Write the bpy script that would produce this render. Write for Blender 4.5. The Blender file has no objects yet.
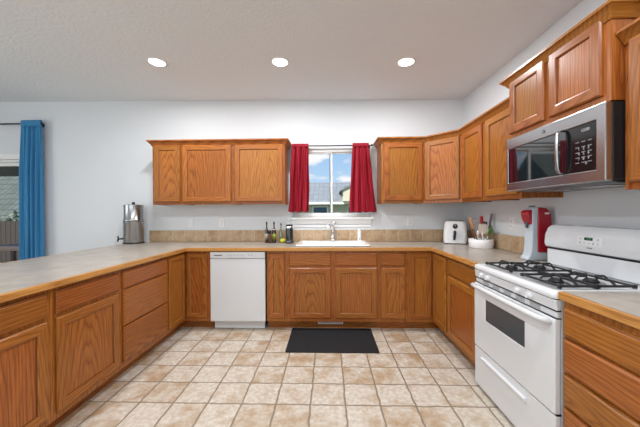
import bpy, bmesh, math, random
from mathutils import Vector, Matrix, Euler
random.seed(7)
PI = math.pi
S = bpy.context.scene
C = S.collection

# ---------------------------------------------------------------- camera
cam_d = bpy.data.cameras.new('camera'); cam = bpy.data.objects.new('camera', cam_d); C.objects.link(cam)
cam_d.sensor_width = 36.0; cam_d.lens = 36.0 * 284 / 640; cam_d.clip_start = 0.05; cam_d.clip_end = 300
cam.location = (0, 0, 1.30)
cam.rotation_euler = (Matrix.Rotation(0.0285, 3, 'Z') @ Matrix.Rotation(PI/2 - 0.0056, 3, 'X') @ Matrix.Rotation(-0.0056, 3, 'Z')).to_euler()
S.camera = cam

# ---------------------------------------------------------------- world, sun, big lights, exposure
S.view_settings.view_transform = 'Standard'; S.view_settings.look = 'None'
S.view_settings.gamma = 1; S.view_settings.use_curve_mapping = False
S.view_settings.exposure = -0.40
S.cycles.max_bounces = 10; S.cycles.diffuse_bounces = 6; S.cycles.glossy_bounces = 4
S.cycles.caustics_reflective = False; S.cycles.caustics_refractive = False
S.cycles.use_denoising = True
S.cycles.sample_clamp_indirect = 6.0

W = bpy.data.worlds.new('sky'); S.world = W; W.use_nodes = True
nt = W.node_tree; nt.nodes.clear()
def N(nt, t, **k):
    n = nt.nodes.new(t)
    for a, b in k.items(): setattr(n, a, b)
    return n
wo = N(nt, 'ShaderNodeOutputWorld'); bg = N(nt, 'ShaderNodeBackground'); tc = N(nt, 'ShaderNodeTexCoord')
sep = N(nt, 'ShaderNodeSeparateXYZ'); rz = N(nt, 'ShaderNodeValToRGB')
nt.links.new(tc.outputs['Generated'], sep.inputs[0]); nt.links.new(sep.outputs['Z'], rz.inputs[0])
rz.color_ramp.elements[0].position = 0.0; rz.color_ramp.elements[0].color = (.62, .80, .98, 1)
rz.color_ramp.elements[1].position = 0.35; rz.color_ramp.elements[1].color = (.20, .48, .86, 1)
mp = N(nt, 'ShaderNodeMapping'); mp.inputs['Scale'].default_value = (1, 1, 2.6); mp.inputs['Location'].default_value = (.35, 0, .1)
nz = N(nt, 'ShaderNodeTexNoise'); nz.inputs['Scale'].default_value = 9; nz.inputs['Detail'].default_value = 6
nt.links.new(tc.outputs['Generated'], mp.inputs[0]); nt.links.new(mp.outputs[0], nz.inputs[0])
rc = N(nt, 'ShaderNodeValToRGB'); rc.color_ramp.elements[0].position = .5; rc.color_ramp.elements[1].position = .62
nt.links.new(nz.outputs[0], rc.inputs[0])
mx = N(nt, 'ShaderNodeMixRGB'); mx.inputs[2].default_value = (1, 1, 1, 1)
nt.links.new(rc.outputs[0], mx.inputs[0]); nt.links.new(rz.outputs[0], mx.inputs[1]); nt.links.new(mx.outputs[0], bg.inputs[0])
bg.inputs[1].default_value = 1.3
nt.links.new(bg.outputs[0], wo.inputs[0])

def light(kind, name, loc, rot, energy, size=None, size_y=None, color=(1, 1, 1), parent=None):
    l = bpy.data.lights.new(name, kind); l.energy = energy; l.color = color
    if kind == 'AREA' and size:
        l.size = size
        if size_y: l.shape = 'RECTANGLE'; l.size_y = size_y
    o = bpy.data.objects.new(name, l); C.objects.link(o); o.location = loc; o.rotation_euler = rot
    if parent: o.parent = parent
    return o
sun = light('SUN', 'sun', (0, -5, 20), (math.radians(48), 0, math.radians(-35)), 7.5, color=(1, .96, .9)); sun.data.angle = .01
# added fill lights behind and left of the camera, standing in for unseen windows
light('AREA', 'fill_rear', (-1.2, -3.55, 1.55), (math.radians(90), 0, 0), 88, 5.2, 2.1, (.90, .955, 1))
light('AREA', 'fill_side', (-5.45, .3, 1.5), (math.radians(90), 0, math.radians(-90)), 70, 3.2, 1.9, (.90, .955, 1))

# ---------------------------------------------------------------- materials
def mat(name, color, rough=.5, metal=0, spec=.5, coat=0, emis=None, estr=0, trans=0, ior=1.45, bump=None, alpha=1):
    m = bpy.data.materials.new(name); m.use_nodes = True; nt = m.node_tree; b = nt.nodes['Principled BSDF']
    b.inputs['Base Color'].default_value = (*color, 1); b.inputs['Roughness'].default_value = rough
    b.inputs['Metallic'].default_value = metal; b.inputs['Specular IOR Level'].default_value = spec
    b.inputs['Coat Weight'].default_value = coat; b.inputs['Transmission Weight'].default_value = trans
    b.inputs['IOR'].default_value = ior
    if emis: b.inputs['Emission Color'].default_value = (*emis, 1); b.inputs['Emission Strength'].default_value = estr
    if bump:
        sc, st, dist = bump
        t = N(nt, 'ShaderNodeTexCoord'); n = N(nt, 'ShaderNodeTexNoise'); n.inputs['Scale'].default_value = sc; n.inputs['Detail'].default_value = 4
        bb = N(nt, 'ShaderNodeBump'); bb.inputs['Strength'].default_value = st; bb.inputs['Distance'].default_value = dist
        nt.links.new(t.outputs['Object'], n.inputs[0]); nt.links.new(n.outputs[0], bb.inputs['Height']); nt.links.new(bb.outputs[0], b.inputs['Normal'])
    return m
def M_(nt, op, a, b=None, c=None):
    n = N(nt, 'ShaderNodeMath', operation=op)
    for i, v in enumerate((a, b, c)):
        if v is None: continue
        if isinstance(v, (int, float)): n.inputs[i].default_value = v
        else: nt.links.new(v, n.inputs[i])
    return n.outputs[0]
def wood(name, axis, light_c=(.40, .143, .026), dark_c=(.235, .070, .011), rough=.32, period=.021):
    m = bpy.data.materials.new(name); m.use_nodes = True; nt = m.node_tree; b = nt.nodes['Principled BSDF']; L = nt.links
    tc = N(nt, 'ShaderNodeTexCoord'); oi = N(nt, 'ShaderNodeObjectInfo'); s = N(nt, 'ShaderNodeSeparateXYZ'); L.new(tc.outputs['Object'], s.inputs[0])
    r = oi.outputs['Random']
    r2 = M_(nt, 'FRACT', M_(nt, 'MULTIPLY', r, 7.13)); r3 = M_(nt, 'FRACT', M_(nt, 'MULTIPLY', r, 23.7))
    if axis == 'z': a, l = s.outputs['X'], s.outputs['Z']
    else: a, l = s.outputs['Z'], s.outputs['X']
    y = s.outputs['Y']
    if axis == 'y': a, l, y = s.outputs['X'], s.outputs['Y'], s.outputs['Z']
    cmb = N(nt, 'ShaderNodeCombineXYZ')
    L.new(M_(nt, 'ADD', a, M_(nt, 'MULTIPLY', r, 40)), cmb.inputs[0]); L.new(y, cmb.inputs[1]); L.new(M_(nt, 'MULTIPLY', l, .12), cmb.inputs[2])
    n1 = N(nt, 'ShaderNodeTexNoise'); n1.inputs['Scale'].default_value = 6; n1.inputs['Detail'].default_value = 3; L.new(cmb.outputs[0], n1.inputs[0])
    X = M_(nt, 'SUBTRACT', a, M_(nt, 'ADD', M_(nt, 'MULTIPLY', r2, .45), .02))
    Y = M_(nt, 'ADD', M_(nt, 'ADD', M_(nt, 'MULTIPLY', l, .15), M_(nt, 'ADD', y, .03)), M_(nt, 'MULTIPLY', r3, .05))
    rad = M_(nt, 'SQRT', M_(nt, 'ADD', M_(nt, 'MULTIPLY', X, X), M_(nt, 'MULTIPLY', Y, Y)))
    rad = M_(nt, 'ADD', rad, M_(nt, 'MULTIPLY', n1.outputs[0], .12))
    w = M_(nt, 'FRACT', M_(nt, 'DIVIDE', rad, period))
    cr = N(nt, 'ShaderNodeValToRGB'); L.new(w, cr.inputs[0])
    e = cr.color_ramp.elements
    e[0].position = 0; e[0].color = (*dark_c, 1); e[1].position = .32; e[1].color = tuple(.78*p+.22*q for p, q in zip(light_c, dark_c)) + (1,)
    e2 = e.new(.75); e2.color = (*light_c, 1); e3 = e.new(1.0); e3.color = tuple(.5*p+.5*q for p, q in zip(light_c, dark_c)) + (1,)
    cmb2 = N(nt, 'ShaderNodeCombineXYZ'); L.new(M_(nt, 'ADD', a, r), cmb2.inputs[0]); L.new(y, cmb2.inputs[1]); L.new(M_(nt, 'MULTIPLY', l, .03), cmb2.inputs[2])
    n2 = N(nt, 'ShaderNodeTexNoise'); n2.inputs['Scale'].default_value = 260; n2.inputs['Detail'].default_value = 2; L.new(cmb2.outputs[0], n2.inputs[0])
    cr2 = N(nt, 'ShaderNodeValToRGB'); L.new(n2.outputs[0], cr2.inputs[0]); cr2.color_ramp.elements[0].position = .38; cr2.color_ramp.elements[0].color = (.55, .5, .45, 1); cr2.color_ramp.elements[1].position = .6
    mm = N(nt, 'ShaderNodeMixRGB', blend_type='MULTIPLY'); mm.inputs[0].default_value = .7; L.new(cr.outputs[0], mm.inputs[1]); L.new(cr2.outputs[0], mm.inputs[2])
    # board-to-board tone
    hs = N(nt, 'ShaderNodeHueSaturation'); L.new(M_(nt, 'ADD', M_(nt, 'MULTIPLY', r3, .22), .90), hs.inputs['Value']); L.new(M_(nt, 'ADD', M_(nt, 'MULTIPLY', r2, .014), .492), hs.inputs['Hue'])
    L.new(mm.outputs[0], hs.inputs['Color']); L.new(hs.outputs[0], b.inputs['Base Color'])
    b.inputs['Roughness'].default_value = rough; b.inputs['Specular IOR Level'].default_value = .35; b.inputs['Coat Weight'].default_value = .06; b.inputs['Coat Roughness'].default_value = .25
    return m
OAKV = wood('oak_vertical', 'z'); OAKH = wood('oak_horizontal', 'x'); OAKY = wood('oak_deep', 'y')
EDGE = wood('oak_edge', 'y', (.60, .28, .08), (.42, .17, .045), .3)
EDGEX = wood('oak_edge_x', 'x', (.60, .28, .08), (.42, .17, .045), .3)
GROOVE = mat('oak_groove', (.15, .048, .012), .5)
WALL = mat('wall_paint', (.70, .73, .755), .75, bump=(130, .15, .002))
CEIL = mat('ceiling_texture', (.75, .78, .80), .9, bump=(38, .8, .008))
WHITE = mat('white_trim', (.83, .83, .82), .45)
ENAMEL = mat('white_enamel', (.67, .695, .72), .22, coat=.3)
PLASTIC = mat('white_plastic', (.80, .80, .80), .35)
PORC = mat('porcelain', (.88, .88, .89), .12, coat=.5)
GREYL = mat('grey_line', (.10, .10, .11), .5)
BLACK = mat('black_plastic', (.012, .012, .013), .35)
IRON = mat('cast_iron', (.014, .014, .016), .5)
GLASSB = mat('black_glass', (.006, .007, .009), .04, spec=.9, coat=1)
OVENG = mat('oven_glass', (.07, .075, .08), .15)
CHROME = mat('chrome', (.80, .81, .83), .12, metal=1)
ROD = mat('rod_metal', (.045, .043, .042), .4, metal=.6)
REDC = mat('red_cloth', (.30, .002, .016), .7, bump=(220, .3, .002))
BLUEC = mat('blue_cloth', (.05, .24, .46), .85, bump=(160, .5, .003))
REDP = mat('red_plastic', (.34, .006, .018), .3, coat=.2)
SODAW = mat('pale_blue_plastic', (.50, .56, .62), .3)
RUB = mat('rubber', (.008, .009, .012), .75, bump=(320, .8, .004))
GROUT = mat('grout', (.6, .57, .5), .8)
def brushed(name, col, axis_scale):
    m = mat(name, col, .26, metal=1); nt = m.node_tree; b = nt.nodes['Principled BSDF']
    t = N(nt, 'ShaderNodeTexCoord'); mp = N(nt, 'ShaderNodeMapping'); mp.inputs['Scale'].default_value = axis_scale
    n = N(nt, 'ShaderNodeTexNoise'); n.inputs['Scale'].default_value = 4; n.inputs['Detail'].default_value = 3
    nt.links.new(t.outputs['Object'], mp.inputs[0]); nt.links.new(mp.outputs[0], n.inputs[0])
    nt.links.new(M_(nt, 'ADD', M_(nt, 'MULTIPLY', n.outputs[0], .12), .18), b.inputs['Roughness'])
    return m
STEEL = brushed('brushed_steel', (.42, .42, .43), (1, 60, 60)); STEELV = brushed('brushed_steel_round', (.42, .42, .43), (70, 70, 2))

def mottled(name, cols, scale, rough=.5, detail=5, bumpst=.1, stretch=(1, 1, 1)):
    m = bpy.data.materials.new(name); m.use_nodes = True; nt = m.node_tree; b = nt.nodes['Principled BSDF']
    t = N(nt, 'ShaderNodeTexCoord'); mp = N(nt, 'ShaderNodeMapping'); mp.inputs['Scale'].default_value = stretch
    n = N(nt, 'ShaderNodeTexNoise'); n.inputs['Scale'].default_value = scale; n.inputs['Detail'].default_value = detail; n.inputs['Roughness'].default_value = .65
    nt.links.new(t.outputs['Object'], mp.inputs[0]); nt.links.new(mp.outputs[0], n.inputs[0])
    cr = N(nt, 'ShaderNodeValToRGB'); nt.links.new(n.outputs[0], cr.inputs[0]); el = cr.color_ramp.elements
    while len(el) < len(cols): el.new(.5)
    for i, c in enumerate(cols): el[i].position = .34 + .32*i/(len(cols)-1); el[i].color = (*c, 1)
    nt.links.new(cr.outputs[0], b.inputs['Base Color']); b.inputs['Roughness'].default_value = rough
    if bumpst:
        bb = N(nt, 'ShaderNodeBump'); bb.inputs['Strength'].default_value = bumpst; bb.inputs['Distance'].default_value = .003
        nt.links.new(n.outputs[0], bb.inputs['Height']); nt.links.new(bb.outputs[0], b.inputs['Normal'])
    return m
LAM = mottled('laminate_counter', [(.28, .255, .225), (.36, .32, .275), (.42, .37, .31)], 9, .30, 6, 0)

def tiles(name, size, off, gapw, cA, cB, patch, grout, plane='xy', rough=.45, wob=.004, pscale=9, colspread=.5):
    """square tiles with per-tile tone, mottling and a grout groove; plane picks the two object axes"""
    m = bpy.data.materials.new(name); m.use_nodes = True; nt = m.node_tree; b = nt.nodes['Principled BSDF']; L = nt.links
    t = N(nt, 'ShaderNodeTexCoord'); s = N(nt, 'ShaderNodeSeparateXYZ')
    wn = N(nt, 'ShaderNodeTexNoise'); wn.inputs['Scale'].default_value = 14; wn.inputs['Detail'].default_value = 2
    L.new(t.outputs['Object'], wn.inputs[0])
    va = N(nt, 'ShaderNodeVectorMath', operation='SCALE'); va.inputs['Scale'].default_value = wob*2; L.new(wn.outputs['Color'], va.inputs[0])
    vb = N(nt, 'ShaderNodeVectorMath', operation='ADD'); L.new(va.outputs[0], vb.inputs[0]); L.new(t.outputs['Object'], vb.inputs[1]); L.new(vb.outputs[0], s.inputs[0])
    u = s.outputs['XYZ'.index(plane[0].upper())]; v = s.outputs['XYZ'.index(plane[1].upper())]
    U = M_(nt, 'DIVIDE', M_(nt, 'SUBTRACT', u, off[0] + wob), size); V = M_(nt, 'DIVIDE', M_(nt, 'SUBTRACT', v, off[1] + wob), size)
    def edge(x):
        f = M_(nt, 'FRACT', x); return M_(nt, 'MINIMUM', f, M_(nt, 'SUBTRACT', 1, f))
    d = M_(nt, 'MULTIPLY', M_(nt, 'MINIMUM', edge(U), edge(V)), size)
    g = N(nt, 'ShaderNodeMapRange'); g.inputs[1].default_value = gapw*.5; g.inputs[2].default_value = gapw*.5 + .004; L.new(d, g.inputs[0])
    cell = N(nt, 'ShaderNodeCombineXYZ'); L.new(M_(nt, 'FLOOR', U), cell.inputs[0]); L.new(M_(nt, 'FLOOR', V), cell.inputs[1])
    wh = N(nt, 'ShaderNodeTexWhiteNoise'); L.new(cell.outputs[0], wh.inputs[0])
    ofs = N(nt, 'ShaderNodeVectorMath', operation='SCALE'); ofs.inputs['Scale'].default_value = 30; L.new(wh.outputs['Color'], ofs.inputs[0])
    pv = N(nt, 'ShaderNodeVectorMath', operation='ADD'); L.new(ofs.outputs[0], pv.inputs[0]); L.new(t.outputs['Object'], pv.inputs[1])
    n = N(nt, 'ShaderNodeTexNoise'); n.inputs['Scale'].default_value = pscale; n.inputs['Detail'].default_value = 6; n.inputs['Roughness'].default_value = .62; L.new(pv.outputs[0], n.inputs[0])
    fine = N(nt, 'ShaderNodeTexNoise'); fine.inputs['Scale'].default_value = pscale*5; fine.inputs['Detail'].default_value = 4; L.new(t.outputs['Object'], fine.inputs[0])
    pc = N(nt, 'ShaderNodeValToRGB'); pc.color_ramp.elements[0].position = .44; pc.color_ramp.elements[1].position = .68
    L.new(M_(nt, 'ADD', n.outputs[0], M_(nt, 'MULTIPLY', M_(nt, 'SUBTRACT', wh.outputs['Value'], .5), .16)), pc.inputs[0])
    m1 = N(nt, 'ShaderNodeMixRGB'); m1.inputs[1].default_value = (*cA, 1); m1.inputs[2].default_value = (*cB, 1); fr = N(nt, 'ShaderNodeMapRange'); fr.inputs[1].default_value = .28; fr.inputs[2].default_value = .74; L.new(fine.outputs[0], fr.inputs[0]); L.new(fr.outputs[0], m1.inputs[0])
    m2 = N(nt, 'ShaderNodeMixRGB'); m2.inputs[2].default_value = (*patch, 1); L.new(pc.outputs[0], m2.inputs[0]); L.new(m1.outputs[0], m2.inputs[1])
    m3 = N(nt, 'ShaderNodeMixRGB'); m3.inputs[1].default_value = (*grout, 1); L.new(g.outputs[0], m3.inputs[0]); L.new(m2.outputs[0], m3.inputs[2])
    L.new(m3.outputs[0], b.inputs['Base Color']); b.inputs['Roughness'].default_value = rough
    bb = N(nt, 'ShaderNodeBump'); bb.inputs['Strength'].default_value = .5; bb.inputs['Distance'].default_value = .004
    L.new(M_(nt, 'ADD', g.outputs[0], M_(nt, 'MULTIPLY', n.outputs[0], .4)), bb.inputs['Height']); L.new(bb.outputs[0], b.inputs['Normal'])
    return m
TILE = tiles('floor_tile', .235, (.11, 2.141), .008, (.66, .61, .54), (.44, .385, .31), (.38, .26, .155), (.24, .19, .135), pscale=7, wob=.010)
SPLX = tiles('splash_tile_x', .156, (-2.37, .914-.002), .003, (.60, .44, .28), (.48, .34, .20), (.40, .25, .13), (.60, .50, .38), plane='xz', wob=.001, pscale=11, rough=.4)
SPLY = tiles('splash_tile_y', .156, (2.155, .914-.002), .003, (.60, .44, .28), (.48, .34, .20), (.40, .25, .13), (.60, .50, .38), plane='yz', wob=.001, pscale=11, rough=.4)

# ---------------------------------------------------------------- builders
def link(name, me, mats, parent=None, loc=(0, 0, 0), rot=(0, 0, 0), bevel=0, smooth=False, seg=2):
    if not isinstance(mats, (list, tuple)): mats = [mats]
    for m in mats: me.materials.append(m)
    o = bpy.data.objects.new(name, me); C.objects.link(o); o.parent = parent; o.location = loc; o.rotation_euler = rot
    if smooth:
        for p in me.polygons: p.use_smooth = True
    if bevel:
        b = o.modifiers.new('bevel', 'BEVEL'); b.width = bevel; b.segments = seg; b.limit_method = 'ANGLE'; b.angle_limit = math.radians(35)
    return o
class MB:
    def __init__(s): s.v = []; s.f = []; s.m = []
    def add(s, vs, fs, mi=0):
        b = len(s.v); s.v += [tuple(v) for v in vs]; s.f += [tuple(i+b for i in f) for f in fs]
        s.m += (mi if isinstance(mi, list) else [mi]*len(fs)); return s
    def box(s, x0, x1, y0, y1, z0, z1, mi=0):
        return s.add([(x0,y0,z0),(x1,y0,z0),(x1,y1,z0),(x0,y1,z0),(x0,y0,z1),(x1,y0,z1),(x1,y1,z1),(x0,y1,z1)],
                     [(0,3,2,1),(4,5,6,7),(0,1,5,4),(1,2,6,5),(2,3,7,6),(3,0,4,7)], mi)
    def cells(s, us, vs, pred, w0, w1, axes='xyz', top=None, mi=0):
        """plate made of grid cells where pred(u,v); axes: which world axes are u,v,w"""
        idx = {}; ia = ['xyz'.index(a) for a in axes]
        def V(i, j, k):
            if (i, j, k) not in idx:
                p = [0, 0, 0]; p[ia[0]] = us[i]; p[ia[1]] = vs[j]; p[ia[2]] = (w0, w1)[k]
                if top and p[2] == top[0]: p[2] = top[1](p[0])
                idx[i, j, k] = len(s.v); s.v.append(tuple(p))
            return idx[i, j, k]
        on = lambda i, j: 0 <= i < len(us)-1 and 0 <= j < len(vs)-1 and pred((us[i]+us[i+1])/2, (vs[j]+vs[j+1])/2)
        for i in range(len(us)-1):
            for j in range(len(vs)-1):
                if not on(i, j): continue
                F = [(V(i,j,1),V(i+1,j,1),V(i+1,j+1,1),V(i,j+1,1)), (V(i,j,0),V(i,j+1,0),V(i+1,j+1,0),V(i+1,j,0))]
                if not on(i-1, j): F.append((V(i,j,0),V(i,j,1),V(i,j+1,1),V(i,j+1,0)))
                if not on(i+1, j): F.append((V(i+1,j,0),V(i+1,j+1,0),V(i+1,j+1,1),V(i+1,j,1)))
                if not on(i, j-1): F.append((V(i,j,0),V(i+1,j,0),V(i+1,j,1),V(i,j,1)))
                if not on(i, j+1): F.append((V(i,j+1,0),V(i,j+1,1),V(i+1,j+1,1),V(i+1,j+1,0)))
                s.f += F; s.m += [mi]*len(F)
        return s
    def prism(s, pts, y0, y1, axis='y', mi=0):
        """outline pts (two coords) extruded along axis"""
        n = len(pts)
        def P(a, b, w): return {'y': (a, w, b), 'x': (w, a, b), 'z': (a, b, w)}[axis]
        vs = [P(a, b, y0) for a, b in pts] + [P(a, b, y1) for a, b in pts]
        return s.add(vs, [tuple(range(n)), tuple(range(2*n-1, n-1, -1))] + [(i, i+n, (i+1) % n + n, (i+1) % n) for i in range(n)], mi)
    def lathe(s, prof, c=(0, 0, 0), seg=32, mi=0, sx=1, sy=1):
        n = len(prof); vs = []
        for k in range(seg):
            a = 2*PI*k/seg
            for r, z in prof: vs.append((c[0]+r*math.cos(a)*sx, c[1]+r*math.sin(a)*sy, c[2]+z))
        fs = [(k*n+i, ((k+1) % seg)*n+i, ((k+1) % seg)*n+i+1, k*n+i+1) for k in range(seg) for i in range(n-1)]
        if prof[0][0] > 1e-6: fs.append(tuple(k*n for k in range(seg-1, -1, -1)))
        if prof[-1][0] > 1e-6: fs.append(tuple(k*n+n-1 for k in range(seg)))
        return s.add(vs, fs, mi)
    def tube(s, pts, r, seg=10, mi=0, sx=1, sy=1):
        pts = [Vector(p) for p in pts]; rs = r if isinstance(r, (list, tuple)) else [r]*len(pts); vs = []
        up = None
        for i, p in enumerate(pts):
            d = ((pts[min(i+1, len(pts)-1)] - pts[max(i-1, 0)])).normalized()
            if up is None: up = Vector((0, 0, 1)) if abs(d.z) < .9 else Vector((1, 0, 0))
            a = d.cross(up).normalized(); b = a.cross(d).normalized(); up = b
            for k in range(seg):
                t = 2*PI*k/seg; vs.append(p + a*math.cos(t)*rs[i]*sx + b*math.sin(t)*rs[i]*sy)
        n = len(pts)
        fs = [(i*seg+k, i*seg+(k+1) % seg, (i+1)*seg+(k+1) % seg, (i+1)*seg+k) for i in range(n-1) for k in range(seg)]
        fs += [tuple(range(seg-1, -1, -1)), tuple((n-1)*seg+k for k in range(seg))]
        return s.add(vs, fs, mi)
    def sphere(s, c, r, seg=20, rings=12, mi=0):
        rx, ry, rz_ = r if isinstance(r, tuple) else (r, r, r)
        prof = [(max(math.sin(PI*i/rings), 0), -math.cos(PI*i/rings)) for i in range(rings+1)]
        b = len(s.v); s.lathe([(p if 0 < i < rings else 0, z) for i, (p, z) in enumerate(prof)], seg=seg, mi=mi)
        for i in range(b, len(s.v)): x, y, z = s.v[i]; s.v[i] = (c[0]+x*rx, c[1]+y*ry, c[2]+z*rz_)
        return s
    def sweep(s, path, prof, mi=0, caps=True):
        """path: xy points, the outside lies to the right of travel; prof: (outward offset, z)"""
        n = len(path); nrm = []
        for i in range(n-1):
            dx, dy = path[i+1][0]-path[i][0], path[i+1][1]-path[i][1]; l = math.hypot(dx, dy); nrm.append((dy/l, -dx/l))
        vs = []
        for i in range(n):
            a = nrm[max(i-1, 0)]; b = nrm[min(i, n-2)]; mxx, myy = a[0]+b[0], a[1]+b[1]; k = 2/(mxx*mxx+myy*myy); mxx *= k; myy *= k
            for o, z in prof: vs.append((path[i][0]+mxx*o, path[i][1]+myy*o, z))
        m = len(prof)
        fs = [(i*m+j, i*m+(j+1) % m, (i+1)*m+(j+1) % m, (i+1)*m+j) for i in range(n-1) for j in range(m)]
        fs += [tuple(range(m-1, -1, -1)), tuple((n-1)*m+j for j in range(m))]
        return s.add(vs, fs, mi)
    def xf(s, mtx, frm=0):
        for i in range(frm, len(s.v)): s.v[i] = tuple(mtx @ Vector(s.v[i]))
        return s
    def build(s, name, mats, parent=None, loc=(0, 0, 0), rot=(0, 0, 0), bevel=0, smooth=False, seg=2, auto=None):
        me = bpy.data.meshes.new(name); me.from_pydata(s.v, [], s.f)
        for p, k in zip(me.polygons, s.m): p.material_index = k
        bm = bmesh.new(); bm.from_mesh(me); bmesh.ops.recalc_face_normals(bm, faces=bm.faces); bm.to_mesh(me); bm.free()
        if auto is not None:
            me.polygons.foreach_set('use_smooth', [True]*len(me.polygons))
            o = link(name, me, mats, parent, loc, rot, bevel, False, seg)
            me.set_sharp_from_angle(angle=math.radians(auto)); return o
        return link(name, me, mats, parent, loc, rot, bevel, smooth, seg)
def tag(o, label=None, cat=None, group=None, kind=None):
    if label: o['label'] = label
    if cat: o['category'] = cat
    if group: o['group'] = group
    if kind: o['kind'] = kind
    return o
def thing(name, label, cat, loc=(0, 0, 0), rz=0, group=None):
    o = bpy.data.objects.new(name, None); o.empty_display_size = .1; C.objects.link(o); o.location = loc; o.rotation_euler = (0, 0, rz)
    return tag(o, label, cat, group)
def text(name, body, size, parent, loc, rot, m, extrude=.0002, align='CENTER', spacing=1, line=1):
    c = bpy.data.curves.new(name, 'FONT'); c.body = body; c.size = size; c.extrude = extrude; c.align_x = align; c.align_y = 'CENTER'; c.space_character = spacing; c.space_line = line
    tmp = bpy.data.objects.new('tmp', c); C.objects.link(tmp); bpy.context.view_layer.update()
    me = bpy.data.meshes.new_from_object(tmp.evaluated_get(bpy.context.evaluated_depsgraph_get())); me.name = name
    bpy.data.objects.remove(tmp); bpy.data.curves.remove(c); me.materials.clear(); me.materials.append(m)
    o = bpy.data.objects.new(name, me); C.objects.link(o); o.parent = parent; o.location = loc; o.rotation_euler = rot
    return o

# ---------------------------------------------------------------- the room
D, XW, XL, XR, YB = 3.71, 1.748, -1.593, 1.138, 3.10
CT = .914
ceil_z = lambda x: 2.734 - .0117*(x - XW)
XLW, YR = -5.6, -3.7
m = MB(); m.add([(XLW-.1, YR-.1, 0), (XW+.1, YR-.1, 0), (XW+.1, D+.12, 0), (XLW-.1, D+.12, 0), (XLW-.1, YR-.1, -.1), (XW+.1, YR-.1, -.1), (XW+.1, D+.12, -.1), (XLW-.1, D+.12, -.1)],
          [(0,1,2,3),(4,7,6,5),(0,4,5,1),(1,5,6,2),(2,6,7,3),(3,7,4,0)])
tag(m.build('floor', TILE), 'cream and tan square tiled kitchen floor', 'floor', kind='structure')
a, b = XLW-.1, XW+.1
m = MB(); m.add([(a, YR-.1, ceil_z(a)), (b, YR-.1, ceil_z(b)), (b, D+.12, ceil_z(b)), (a, D+.12, ceil_z(a)), (a, YR-.1, 2.95), (b, YR-.1, 2.95), (b, D+.12, 2.95), (a, D+.12, 2.95)],
          [(0,1,2,3),(4,7,6,5),(0,4,5,1),(1,5,6,2),(2,6,7,3),(3,7,4,0)])
tag(m.build('ceiling', CEIL), 'pale grey textured ceiling', 'ceiling', kind='structure')
# openings: kitchen window and glass door
WX0, WX1, WZ0, WZ1 = -.46, .545, 1.228, 2.125
DX0, DX1, DZ1 = -5.45, -3.93, 2.03
top = (99, ceil_z)
m = MB(); m.cells([XLW-.1, DX0, DX1, WX0, WX1, XW+.1], [0, WZ0, DZ1, WZ1, 99], lambda u, v: not (DX0 < u < DX1 and v < DZ1-.001) and not (WX0 < u < WX1 and WZ0 < v < WZ1), D, D+.12, 'xzy', top)
tag(m.build('wall_back', WALL), 'light grey painted wall behind the sink', 'wall', kind='structure')
MB().box(XW, XW+.1, YR-.1, D, 0, 2.74).build('wall_right', WALL)['kind'] = 'structure'
MB().box(XLW-.1, XLW, YR-.1, D, 0, 2.9).build('wall_left', WALL)['kind'] = 'structure'
MB().box(XLW, XW, YR-.1, YR, 0, 2.9).build('wall_rear', WALL)['kind'] = 'structure'
for n, l in (('wall_right', 'light grey wall behind the stove'), ('wall_left', 'light grey far side wall'), ('wall_rear', 'light grey wall behind the camera')):
    tag(bpy.data.objects[n], l, 'wall')
GLASS = mat('window_glass', (1, 1, 1), .0, trans=1, ior=1.01, spec=.3)
# window_1
w = thing('window_1', 'white framed sliding window over the sink', 'window', ((WX0+WX1)/2, D, WZ0)); w['kind'] = 'structure'
x0, x1, z1 = WX0-(WX0+WX1)/2, WX1-(WX0+WX1)/2, WZ1-WZ0
def rectframe(mb, x0, x1, z0, z1, t, y0, y1):
    return mb.cells([x0, x0+t, x1-t, x1], [z0, z0+t, z1-t, z1], lambda u, v: not (x0+t < u < x1-t and z0+t < v < z1-t), y0, y1, 'xzy')
rectframe(MB(), x0, x1, 0, z1, .035, .03, .09).build('window_frame', WHITE, w, bevel=.003)
for (p0, p1, yy) in ((x0+.033, .018, .045), (-.018, x1-.033, .062)):
    rectframe(MB(), p0, p1, .033, z1-.033, .026, yy, yy+.016).build('window_sash', WHITE, w, bevel=.002)
    MB().box(p0+.024, p1-.024, yy+.006, yy+.010, .057, z1-.057).build('window_pane', GLASS, w)
MB().box(x0-.035, x1+.035, -.055, .03, -.022, .0).build('window_sill', WHITE, w, bevel=.004)
MB().box(x0-.015, x1+.015, -.02, -.001, -.085, -.022).build('window_apron', WHITE, w, bevel=.003)
MB().box(x0-.005, x1+.005, -.012, -.001, -.125, -.10).build('window_stool_trim', WHITE, w, bevel=.003)
MB().box(-.012, .012, .036, .045, .40, .46).build('sash_lock', WHITE, w, bevel=.002)
# door_1 : sliding glass door
d = thing('door_1', 'white framed sliding glass patio door beside the blue curtain', 'door', (DX1, D, 0)); d['kind'] = 'structure'
dw = DX0-DX1
rectframe(MB(), dw, 0, 0, DZ1, .03, .02, .10).build('door_frame', WHITE, d, bevel=.003)
MB().cells([dw-.07, dw, 0, .07], [0, DZ1, DZ1+.07], lambda u, v: not (dw < u < 0 and v < DZ1), -.016, -.001, 'xzy').build('door_casing', WHITE, d, bevel=.003)
rectframe(MB(), dw+.03, dw/2+.03, .03, DZ1-.03, .05, .03, .055).build('door_sash', WHITE, d, bevel=.003)
rectframe(MB(), dw/2-.03, -.03, .03, DZ1-.03, .05, .06, .085).build('door_sash', WHITE, d, bevel=.003)
MB().box(dw+.078, dw/2-.018, .040, .045, .078, DZ1-.078).build('door_pane', GLASS, d)
MB().box(dw/2+.018, -.078, .070, .075, .078, DZ1-.078).build('door_pane', GLASS, d)
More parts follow.
